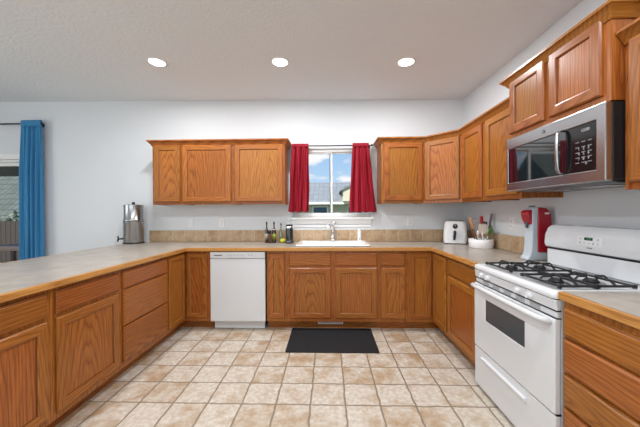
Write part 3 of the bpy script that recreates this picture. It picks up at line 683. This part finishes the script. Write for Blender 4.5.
# ---------------------------------------------------------------- ceiling lights
LENS = mat('lamp_lens', (1, 1, 1), .5, emis=(1, .97, .92), estr=18)
cans = [(-1.664, 2.738, 'recessed round ceiling light, leftmost of the row'), (-.459, 2.757, 'recessed round ceiling light in the middle of the row'), (.761, 2.777, 'recessed round ceiling light, rightmost of the row')]
rear = [(-1.66, .75), (-.46, .75), (.76, .75)]
for i, (x, y, lb) in enumerate(cans + [(a, b, 'recessed round ceiling light behind the camera') for a, b in rear]):
    z = ceil_z(x)
    t = thing('ceiling_light', lb, 'ceiling light', (x, y, z), 0, 'recessed ceiling lights')
    MB().lathe([(.070, -.001), (.073, -.007), (.086, -.006), (.090, -.0005), (.090, .0), (.070, .0)], seg=40).build('trim_ring', WHITE, t, smooth=True, rot=(0, .0117, 0))
    MB().lathe([(0, -.004), (.0695, -.004), (.0695, .0), (0, .0)], seg=40).build('lens', LENS, t, rot=(0, .0117, 0))
    l = light('AREA', 'lamp_glow', (0, 0, -.02), (0, 0, 0), 25, .14, None, (.98, .985, 1), t); l.data.shape = 'DISK'

# ---------------------------------------------------------------- microwave (local: x = toward the camera, y = into the wall, z up)
MW, MH, MD = .756, .384, .415
t = thing('microwave', 'stainless over-the-range microwave hanging above the stove', 'microwave', (1.325, 2.152, 1.439), RRt)
MB().box(.002, MW-.002, .038, MD, .012, MH-.002).build('body', BLACK, t, bevel=.003)
# door skin: frame around the dark glass, slightly bowed at the near end
rx0, rx1, gz0, gz1 = .022, .706, .064, .308
m = MB(); m.cells([0, rx0, rx1, MW], [.004, gz0, gz1, MH], lambda u, v: not (rx0 < u < rx1 and gz0 < v < gz1), 0, .037, 'xzy')
dr = m.build('door_surround', STEEL, t, bevel=.006, seg=3)
MB().box(rx0+.001, .525, .004, .03, gz0+.001, gz1-.001).build('window', GLASSB, t, bevel=.001)
cpn = MB().box(.527, rx1-.001, .004, .03, gz0+.001, gz1-.001).build('control_panel', mat('panel_black', (.007, .007, .008), .12, spec=.6), t, bevel=.001)
GREYP = mat('key_print', (.42, .43, .45), .5)
text('display_text', '12:00', .022, cpn, (.645, .0036, .278), (PI/2, 0, 0), GREYP)
m = MB()
for r in range(5):
    for c_ in range(3): m.box(.588+c_*.036, .610+c_*.036, .0032, .0040, .222-r*.027-.004, .222-r*.027+.001)
m.build('key_lines', mat('key_line', (.16, .16, .17), .5), cpn)
text('key_digits', '1   2   3\n4   5   6\n7   8   9\n     0', .021, cpn, (.636, .0036, .145), (PI/2, 0, 0), GREYP, line=1.25)
m = MB().tube([(.506, .002, .068), (.506, -.020, .074), (.506, -.030, .095), (.506, -.034, .19), (.506, -.030, .285), (.506, -.020, .306), (.506, .002, .312)], [.012]*7, 12, sx=1, sy=.45)
m.build('handle', STEELV, t, smooth=True)
m = MB().lathe([(.011, 0), (.012, .0015), (.010, .002), (.0095, .001), (0, .001)], seg=28).xf(Matrix.Translation((.367, -.0002, .346)) @ Matrix.Rotation(PI/2, 4, 'X'))
em = m.build('emblem', mat('emblem_grey', (.10, .10, .11), .4), t, smooth=True)
m = MB().tube([(.360, -.0022, .346), (.363, -.0022, .350), (.367, -.0022, .347), (.363, -.0022, .342), (.368, -.0022, .341), (.371, -.0022, .346), (.373, -.0022, .351)], .0007, 6); m.build('emblem_script', PLASTIC, em)
m = MB().prism([(.04, .012), (MD-.01, .012), (MD-.03, -.004), (.09, -.004)], .03, MW-.03, 'x'); m.build('vent_base', mat('vent_grey', (.12, .12, .125), .4, metal=.5), t)
for x in (.10, .42): MB().box(x, x+.22, .12, .27, -.008, -.0045).build('grease_filter', STEEL, t)

# ---------------------------------------------------------------- stove (local frame as above)
SW, SD = .756, .62
t = thing('gas_stove', 'white freestanding gas stove between the two counters', 'stove', (1.088, 2.152, 0), RRt)
MB().box(.002, SW-.002, .035, SD, .025, .872).build('body', ENAMEL, t, bevel=.003)
for x in (.05, SW-.05):
    for y in (.08, SD-.05): MB().lathe([(.016, 0), (.016, .025)], (x, y, 0), 12).build('foot', BLACK, t)
# cooktop: lipped tray
m = MB(); _ = [(0, .005, .878), (0, -.001, .886), (0, .0, .900), (0, .012, .910), (0, .05, .912)]
rg = [rrect(SW/2, SD/2+.002, .02, .874, oy=0), rrect(SW/2+.001, SD/2+.004, .02, .884), rrect(SW/2, SD/2+.002, .02, .900), rrect(SW/2-.012, SD/2-.010, .02, .911), rrect(SW/2-.03, SD/2-.03, .02, .911), rrect(SW/2-.04, SD/2-.04, .02, .905)]
ct = MB().add(*loft(rg)).xf(Matrix.Translation((SW/2, SD/2, 0))).build('cooktop', ENAMEL, t, auto=60)
# control panel
m = MB().prism([(.034, .868), (.004, .868), (.010, .8165), (.034, .8165)], .001, SW-.001, 'x'); pn = m.build('control_panel', ENAMEL, t, bevel=.003)
KNOBM = mat('knob_grey_white', (.66, .67, .69), .3)
for i, ly in enumerate((.099, .174, .480, .577)):
    k = MB().lathe([(0, .018), (.013, .018), (.016, .015), (.018, .005), (.021, .003), (.021, 0), (0, 0)], seg=24)
    k.box(-.003, .003, -.016, .016, .016, .021)
    k.xf(Matrix.Translation((ly, .0065, .840)) @ Matrix.Rotation(PI/2-.1, 4, 'X')); k.build('knob', KNOBM, t, auto=40)
    MB().box(ly-.036, ly-.028, .0046, .0058, .856, .862).build('knob_mark', mat('mark_grey', (.3, .3, .32), .5), pn)
for z0_, z1_ in ((.8685, .8735), (.8105, .8160), (.7745, .7795), (.3045, .3115)): MB().box(.003, SW-.003, .010, .0345, z0_, z1_).build('seam', BLACK, t)
# vent strip with five groups of slots
v = MB().box(.004, SW-.004, .016, .034, .780, .810).build('vent_strip', ENAMEL, t)
SLOTM = mat('slot_grey', (.20, .20, .21), .6)
for g in range(5):
    m = MB()
    for r in range(3):
        x = .095+g*.118; m.box(x, x+.075, .0150, .0162, .785+r*.008, .789+r*.008)
    m.build('vent_slot', SLOTM, v)
# oven door
wx0, wx1, wz0, wz1 = .149, .542, .535, .682
dr = MB().cells([.002, wx0, wx1, SW-.002], [.312, wz0, wz1, .774], lambda u, v: not (wx0 < u < wx1 and wz0 < v < wz1), 0, .033, 'xzy').build('oven_door', ENAMEL, t, bevel=.006)
MB().box(wx0-.001, wx1+.001, .004, .02, wz0-.001, wz1+.001).build('oven_window', OVENG, dr, bevel=.002)
hd = MB().tube([(.03, .004, .752), (.035, -.022, .762), (.06, -.040, .765), (.15, -.046, .766), (SW-.15, -.046, .766), (SW-.06, -.040, .765), (SW-.035, -.022, .762), (SW-.03, .004, .752)], .0145, 14).build('handle', ENAMEL, dr, smooth=True)
# drawer
ds = MB().box(.002, SW-.002, .003, .033, .030, .304).build('storage_drawer', ENAMEL, t, bevel=.006)
MB().prism([(.004, .238), (-.014, .244), (-.016, .262), (-.006, .268), (.004, .266)], .11, .56, 'x').build('drawer_pull', ENAMEL, ds, bevel=.003)
# burners and grates
DRIP = mat('drip_steel', (.55, .55, .56), .3, metal=1)
for bx in (.190, .566):
    for by in (.155, .341):
        b_ = MB().lathe([(0, .002), (.062, .002), (.060, .0), (.0, 0)], (bx, by, .9055), 28).build('drip_bowl', DRIP, ct, smooth=True)
        MB().lathe([(.034, 0), (.036, .010), (.030, .014), (.028, .020), (.010, .022), (0, .022)], (bx, by, .9075), 24).build('burner', IRON, t, auto=40)
        m = MB(); hx, hy, r = .136, .089, .0065
        zt, zb = .944, .9065
        c = [(bx-hx, by-hy), (bx+hx, by-hy), (bx+hx, by+hy), (bx-hx, by+hy)]
        def bar(p, q, w=.006, hgt=.011):
            p, q = Vector(p), Vector(q); d_ = (q-p); n = Vector((-d_.y, d_.x, 0)); n = n.normalized()*w if n.length > 1e-6 else Vector((w, 0, 0)); u = Vector((0, 0, hgt/2))
            m.add([p-n-u, p+n-u, p+n+u, p-n+u, q-n-u, q+n-u, q+n+u, q-n+u], [(0,1,2,3),(4,7,6,5),(0,4,5,1),(1,5,6,2),(2,6,7,3),(3,7,4,0)])
        for i in range(4):
            a, b2 = c[i], c[(i+1) % 4]; bar((*a, .922), (*b2, .922))
            m.box(a[0]-.008, a[0]+.008, a[1]-.008, a[1]+.008, .9115 if False else .911, .930)
            mid = ((a[0]+b2[0])/2, (a[1]+b2[1])/2)
            # arched finger from the frame toward the burner centre
            tx, ty = mid[0]+(bx-mid[0])*.72, mid[1]+(by-mid[1])*.72
            ax, ay = mid[0]+(bx-mid[0])*.22, mid[1]+(by-mid[1])*.22
            bar((*mid, .922), (ax, ay, .943)); bar((ax, ay, .943), (tx, ty, .943)); bar((tx, ty, .943), (tx+(bx-tx)*.15, ty+(by-ty)*.15, .934))
        m.build('grate', IRON, t, bevel=.002, seg=1)
# backguard
m = MB().prism([(.535, .9115), (.535, 1.018), (.541, 1.024), (.541, 1.034), (.523, 1.040), (.513, 1.063), (.520, 1.128), (.540, 1.175), (.565, 1.194), (.635, 1.198), (.645, 1.18), (.645, .9115)], .0, SW, 'x')
bgd = m.build('backguard', ENAMEL, t, bevel=.006, seg=3, auto=30)
MB().box(.004, SW-.004, .5365, .5425, 1.0235, 1.0345).build('seam', BLACK, bgd)
def onbg(x, z): return (x, .5165+(z-1.098)*(.007/.065) - .0012, z)
tilt = PI/2 - .107
cx = .360
pl = MB().add(*loft([rrect(.088, .030, .01, 0), rrect(.086, .028, .01, .0012)])).build('touch_panel', mat('panel_offwhite', (.72, .73, .74), .3), bgd, loc=onbg(cx, 1.110), rot=(tilt, 0, 0))
MB().box(-.034, .022, .004, .022, .0012, .0022).build('display', mat('lcd', (.01, .03, .02), .1), pl)
text('display_digits', '12:00', .016, pl, (-.004, .013, .0024), (0, 0, 0), mat('lcd_green', (.02, .16, .06), .4, emis=(.05, .5, .15), estr=.35))
for i in range(5): MB().lathe([(.0055, 0), (.005, .0008), (0, .0008)], (-.062+i*.030, -.014, .0012), 14).build('button', mat('btn', (.25, .27, .30) if i in (0, 3) else (.5, .52, .55), .4), pl)
for x in (-.060, .055): MB().lathe([(.0055, 0), (.005, .0008), (0, .0008)], (x, .012, .0012), 14).build('button', mat('btn_side', (.35, .37, .4), .4), pl)
m = MB()
for i in range(7): m.box(-.018+i*.0055, -.0145+i*.0055, -.0028, .0028, 0, .0006)
m.build('badge', GREYL, bgd, loc=onbg(cx+.005, 1.068), rot=(tilt, 0, 0))

# ---------------------------------------------------------------- drink maker (local: front toward -x)
t = thing('soda_maker', 'red and pale blue soda maker on the counter beyond the stove', 'drink maker', (1.645, 2.285, CT), .0); t.scale = (.87, .95, 1)
prof = [(-.118, 0), (-.118, .018), (-.100, .035), (-.088, .07), (-.080, .13), (-.078, .30), (-.076, .39), (-.060, .415), (.035, .412), (.070, .37), (.088, .20), (.092, .0)]
MB().prism(prof, -.048, .048, 'y').build('body', SODAW, t, bevel=.012, seg=3, auto=40)
rp = [(-.034, .065), (-.036, .30), (-.030, .410), (.035, .407), (.075, .365), (.095, .20), (.097, .065)]
for y0, y1 in ((-.060, -.046), (.046, .060)): MB().prism(rp, y0, y1, 'y').build('side_panel', REDP, t, bevel=.006, seg=3, auto=40)
MB().prism([(-.074, .395), (-.102, .388), (-.118, .372), (-.108, .325), (-.088, .285), (-.074, .275)], -.044, .044, 'y').build('head', REDP, t, bevel=.010, seg=3, auto=40)
MB().lathe([(.012, 0), (.012, -.03), (.006, -.05), (0, -.05)], (-.092, 0, .30), 14).build('nozzle', GREYL, t, smooth=True)
MB().box(-.060, -.030, -.022, .022, .412, .426).build('carbonate_button', mat('button_grey', (.18, .19, .2), .4), t, bevel=.004)
m = MB().add(*loft([rrect(.020, .007, .004, 0), rrect(.019, .006, .004, .0012)])); m.build('logo_plate', PLASTIC, t, loc=(.040, -.0601, .365), rot=(PI/2, 0, 0))
MB().lathe([(0, .002), (.014, .002), (.016, 0), (0, 0)], (-.088, 0, .0185), 24).build('drip_tray', GREYL, t, smooth=True)

# ---------------------------------------------------------------- air fryer
t = thing('air_fryer', 'white air fryer with a black dial in the counter corner', 'air fryer', (1.530, 3.475, CT), math.radians(-20)); t.scale = (.90, .92, .98)
rg = [rrect(.118, .125, .05, .006), rrect(.140, .145, .06, .012), rrect(.142, .147, .06, .06), rrect(.138, .143, .06, .17), rrect(.128, .134, .055, .25), rrect(.112, .118, .05, .272)]
MB().add(*loft(rg)).build('body', PLASTIC, t, auto=50)
MB().add(*loft([rrect(.112, .118, .05, .2722), rrect(.110, .116, .05, .278), rrect(.09, .095, .04, .284)])).build('lid', mat('lid_grey', (.22, .23, .24), .35), t, auto=50)
MB().add(*loft([rrect(.126, .130, .05, 0), rrect(.126, .130, .05, .006)])).build('base', GREYL, t)
yf = -.1445
MB().add(*loft([rrect(.112, .060, .03, 0), rrect(.110, .058, .03, .006)])).xf(Matrix.Translation((0, yf+.004, .105)) @ Matrix.Rotation(PI/2-.03, 4, 'X')).build('basket_front', mat('basket_white', (.74, .75, .77), .3), t, auto=50)
dl_ = MB().lathe([(0, .010), (.026, .010), (.030, .006), (.030, 0), (0, 0)], seg=28).xf(Matrix.Translation((-.005, yf+.008, .212)) @ Matrix.Rotation(PI/2-.08, 4, 'X')).build('dial', BLACK, t, auto=40)
MB().box(-.008, -.002, yf-.0035, yf-.0025, .218, .230).build('dial_pointer', PLASTIC, dl_)
m = MB().tube([(-.012, yf+.004, .150), (-.012, yf-.03, .150), (-.012, yf-.045, .13), (-.016, yf-.045, .085), (-.018, yf-.040, .055)], [.014, .016, .017, .015, .012], 12); m.build('handle', BLACK, t, smooth=True)
MB().tube([(-.0335, yf-.047, .135), (-.034, yf-.048, .06)], .005, 8).build('handle_trim', CHROME, t)

# ---------------------------------------------------------------- utensil crock and what stands in it
KX, KY = 1.605, 3.03
t = thing('utensil_bowl', 'low round white bowl holding cooking utensils', 'bowl', (KX, KY, CT))
MB().lathe([(0, 0), (.108, 0), (.114, .006), (.117, .05), (.119, .090), (.117, .094), (.112, .092), (.109, .05), (.105, .012), (0, .010)], seg=44).build('bowl', PORC, t, smooth=True)
CR = mat('rim_shadow', (.6, .6, .6), .4)
def uten(name, label, cat, base, tip, parts, group='utensils in the white bowl'):
    """base/tip relative to the bowl; parts(t, L) builds along local z"""
    b_ = Vector((KX+base[0], KY+base[1], CT+.0125)); p = Vector((KX+tip[0], KY+tip[1], CT+tip[2]*1.24)); d_ = p-b_
    o = thing(name, label, cat, b_, 0, group); o.rotation_euler = d_.to_track_quat('Z', 'Y').to_euler(); parts(o, d_.length); return o
WOODL = wood('utensil_wood', 'z', (.55, .33, .16), (.38, .2, .08), .6); WOODD = wood('utensil_dark_wood', 'z', (.22, .07, .03), (.12, .035, .015), .5)
GREYS = mat('grey_silicone', (.30, .27, .26), .5); GREEN = mat('green_silicone', (.10, .22, .04), .45); PURP = mat('mauve_silicone', (.22, .15, .19), .5); BEIGE = mat('beige_silicone', (.62, .55, .47), .5)
def stick(m1, r=.005, frac=1.0, f0=0): return lambda t, L: MB().tube([(0, 0, .004 + L*f0), (0, 0, L*frac)], r, 10).build('handle', m1, t, smooth=True)
def blade(m1, m2, w, l, th=.004, rad=.012):
    def f(t, L):
        MB().tube([(0, 0, .004), (0, 0, L-l+.01)], .005, 10).build('handle', m1, t, smooth=True)
        MB().add(*loft([rrect(w/2, l/2, rad, -th/2), rrect(w/2, l/2, rad, th/2)])).xf(Matrix.Translation((0, 0, L-l/2)) @ Matrix.Rotation(PI/2, 4, 'X')).build('head', m2, t, bevel=.0015)
    return f
def spoon(m1, m2, w, l):
    def f(t, L):
        MB().tube([(0, 0, .004), (0, 0, L-l+.01)], [.005, .0055], 10).build('handle', m1, t, smooth=True)
        MB().sphere((0, 0, L-l/2), (w/2, .010, l/2)).build('head', m2, t, smooth=True)
    return f
def grip(m1, m2, gl, r=.010):
    def f(t, L):
        MB().tube([(0, 0, .004), (0, 0, L-gl+.01)], .004, 8).build('shaft', m1, t, smooth=True)
        MB().tube([(0, 0, L-gl), (0, 0, L-gl+.012), (0, 0, L-.01), (0, 0, L)], [r*.7, r, r, r*.5], 12, sx=1.3).build('grip', m2, t, smooth=True)
    return f
uten('wooden_spatula', 'pale wooden spatula leaning towards the air fryer', 'spatula', (-.03, -.03), (-.150, -.05, .262), blade(WOODD, WOODL, .044, .13))
uten('wooden_spoon', 'dark wooden spoon beside the pale wooden spatula', 'spoon', (-.04, .0), (-.118, .0, .215), spoon(WOODD, WOODD, .034, .06))
uten('slotted_turner', 'grey slotted turner standing upright in the bowl', 'turner', (-.02, .02), (-.060, -.02, .225), blade(CHROME, GREYS, .078, .13))
def ring_tool(t, L):
    MB().tube([(0, 0, .004), (0, 0, L-.06)], .004, 8).build('handle', CHROME, t, smooth=True)
    m = MB()
    for k in range(5):
        a = PI*k/5; m.tube([(math.cos(a)*.032*math.sin(q*PI/10), math.sin(a)*.032*math.sin(q*PI/10), L-.07+.075*(1-math.cos(q*PI/10))/2) for q in range(11)] + [(-math.cos(a)*.032*math.sin(q*PI/10), -math.sin(a)*.032*math.sin(q*PI/10), L-.07+.075*(1-math.cos(q*PI/10))/2) for q in range(10, -1, -1)], .0012, 5)
    m.build('wires', CHROME, t)
uten('whisk', 'steel wire whisk at the back of the bowl', 'whisk', (0, .04), (-.045, .05, .245), ring_tool)
uten('red_handled_tool', 'utensil with a thick bright red handle pointing up', 'utensil', (.01, .0), (.000, -.01, .270), grip(CHROME, mat('red_grip', (.45, .012, .02), .35), .10, .016))
uten('spatula', 'cream spatula with a broad blade at the front of the bowl', 'spatula', (-.01, -.04), (-.018, -.065, .205), blade(BEIGE, BEIGE, .076, .10))
uten('green_spoon', 'green silicone spoon with a rounded head', 'spoon', (.035, -.05), (.058, -.085, .190), spoon(GREEN, GREEN, .072, .10))
uten('ladle', 'black ladle with its head up behind the green spoon', 'ladle', (.02, .04), (.055, .065, .225), spoon(BLACK, BLACK, .062, .05))
uten('tongs', 'mauve and steel tongs leaning out to the right of the bowl', 'tongs', (.05, .0), (.112, .0, .290), blade(CHROME, PURP, .038, .17))
uten('steel_turner', 'short steel turner leaning to the right of the bowl', 'turner', (.045, .045), (.085, .075, .22), blade(CHROME, CHROME, .05, .07, .002))
uten('peeler', 'small white handled peeler at the left front of the bowl', 'peeler', (-.05, -.06), (-.078, -.085, .15), grip(CHROME, PLASTIC, .05, .009))
uten('basting_brush', 'small green basting brush at the right front of the bowl', 'brush', (.07, -.02), (.100, -.045, .160), blade(WOODL, GREEN, .04, .05))

# ---------------------------------------------------------------- bottles by the sink
def glassm(n, c): return mat(n, c, .06, trans=.35, spec=.7, coat=.5)
def bottle(label, x, y, r, hgt, glass, capm, labm, pour=True, neck=.4):
    t = thing('oil_bottle', label, 'bottle', (x, y, CT), 0, 'small bottles beside the sink')
    hb = hgt*(1-neck)
    MB().lathe([(0, 0), (r*.95, 0), (r, .004), (r, hb*.88), (r*.8, hb), (r*.36, hb+hgt*.10), (r*.34, hgt*.88), (r*.42, hgt*.89), (r*.42, hgt*.91), (0, hgt*.91)], seg=24).build('glass_body', glass, t, smooth=True)
    MB().lathe([(0, hgt*.911), (r*.45, hgt*.911), (r*.45, hgt*.95), (r*.2, hgt*.97), (r*.15, hgt), (0, hgt)], seg=16).build('stopper', capm, t, smooth=True)
    if labm: MB().lathe([(r+.0003, hb*.28), (r+.0012, hb*.28), (r+.0012, hb*.72), (r+.0003, hb*.72)], seg=24).build('paper_label', labm, t, smooth=True)
    return t
PAPER = mottled('pale_label', [(.55, .5, .42), (.15, .12, .1)], 60, .6); YEL = mottled('yellow_green_label', [(.42, .45, .05), (.08, .09, .03)], 50, .6)
bottle('dark glass bottle with a pale label, leftmost of the bottles by the sink', -.775, 3.56, .024, .27, glassm('dark_glass', (.05, .04, .035)), BLACK, PAPER)
bottle('dark brown glass bottle with a yellow-green label between the small jar and the slim bottle', -.682, 3.56, .026, .27, glassm('brown_glass', (.06, .025, .012)), BLACK, YEL)
bottle('slim clear green bottle with a black spout behind the lemon', -.600, 3.60, .022, .25, glassm('clear_green', (.28, .33, .22)), BLACK, None)
t = thing('spice_jar', 'small brown spice grinder between the two dark bottles', 'jar', (-.728, 3.52, CT))
MB().lathe([(0, 0), (.020, 0), (.020, .11), (.017, .118), (0, .118)], seg=20).build('jar', mat('brown_jar', (.13, .06, .035), .3), t, smooth=True)
MB().lathe([(0, .1185), (.021, .1185), (.021, .15), (.014, .158), (0, .16)], seg=20).build('lid', BLACK, t, smooth=True)
t = thing('lemon', 'yellow lemon lying in front of the slim green bottle', 'lemon', (-.565, 3.535, CT+.0285))
MB().sphere((0, 0, 0), (.038, .028, .028)).sphere((.037, 0, 0), (.008, .007, .007), 10, 8).build('fruit', mat('lemon_yellow', (.62, .55, .03), .45, bump=(180, .3, .002)), t, smooth=True)
t = thing('coffee_grinder', 'black canister with a silver collar standing left of the sink', 'canister', (-.478, 3.49, CT))
MB().lathe([(0, 0), (.050, 0), (.053, .006), (.053, .035), (.050, .04), (0, .04)], seg=32).build('base', mat('dark_steel', (.16, .16, .17), .3, metal=1), t, smooth=True)
MB().lathe([(0, .0405), (.048, .0405), (.046, .19), (0, .19)], seg=32).build('body', mat('gloss_black', (.012, .013, .016), .12, coat=.6), t, auto=40)
MB().lathe([(0, .1905), (.047, .1905), (.047, .208), (.044, .212), (0, .212)], seg=32).build('collar', CHROME, t, auto=40)
MB().lathe([(0, .2125), (.042, .2125), (.042, .228), (.036, .234), (0, .234)], seg=32).build('lid', BLACK, t, auto=40)

# ---------------------------------------------------------------- water filter
t = thing('water_filter', 'tall stainless gravity water filter with black lid knob at the counter end', 'water filter', (-2.475, 3.545, CT))
MB().lathe([(0, 0), (.118, 0), (.120, .004), (.120, .014), (.112, .018), (0, .018)], seg=48).build('base_ring', BLACK, t, smooth=True)
MB().lathe([(0, .0185), (.112, .0185), (.114, .024), (.114, .262), (.118, .268), (.118, .275), (.110, .278), (0, .278)], seg=48).build('lower_chamber', STEELV, t, auto=40)
MB().lathe([(0, .2785), (.110, .2785), (.116, .29), (.116, .300), (.107, .312), (.107, .468), (0, .468)], seg=48).build('upper_chamber', STEELV, t, auto=40)
MB().lathe([(0, .4685), (.110, .4685), (.110, .484), (.104, .489), (.03, .4962), (0, .4962)], seg=48).build('lid', STEELV, t, auto=40)
MB().lathe([(0, .4965), (.014, .4965), (.018, .508), (.018, .518), (.012, .524), (0, .524)], seg=20).build('lid_knob', BLACK, t, smooth=True)
sp = MB().tube([(-.10, -.052, .062), (-.150, -.078, .062)], .010, 12).tube([(-.145, -.076, .070), (-.150, -.078, .030)], .010, 12).build('spigot', BLACK, t, smooth=True)
MB().tube([(-.145, -.076, .068), (-.147, -.077, .098)], [.007, .010], 10).build('tap_lever', BLACK, sp, smooth=True)
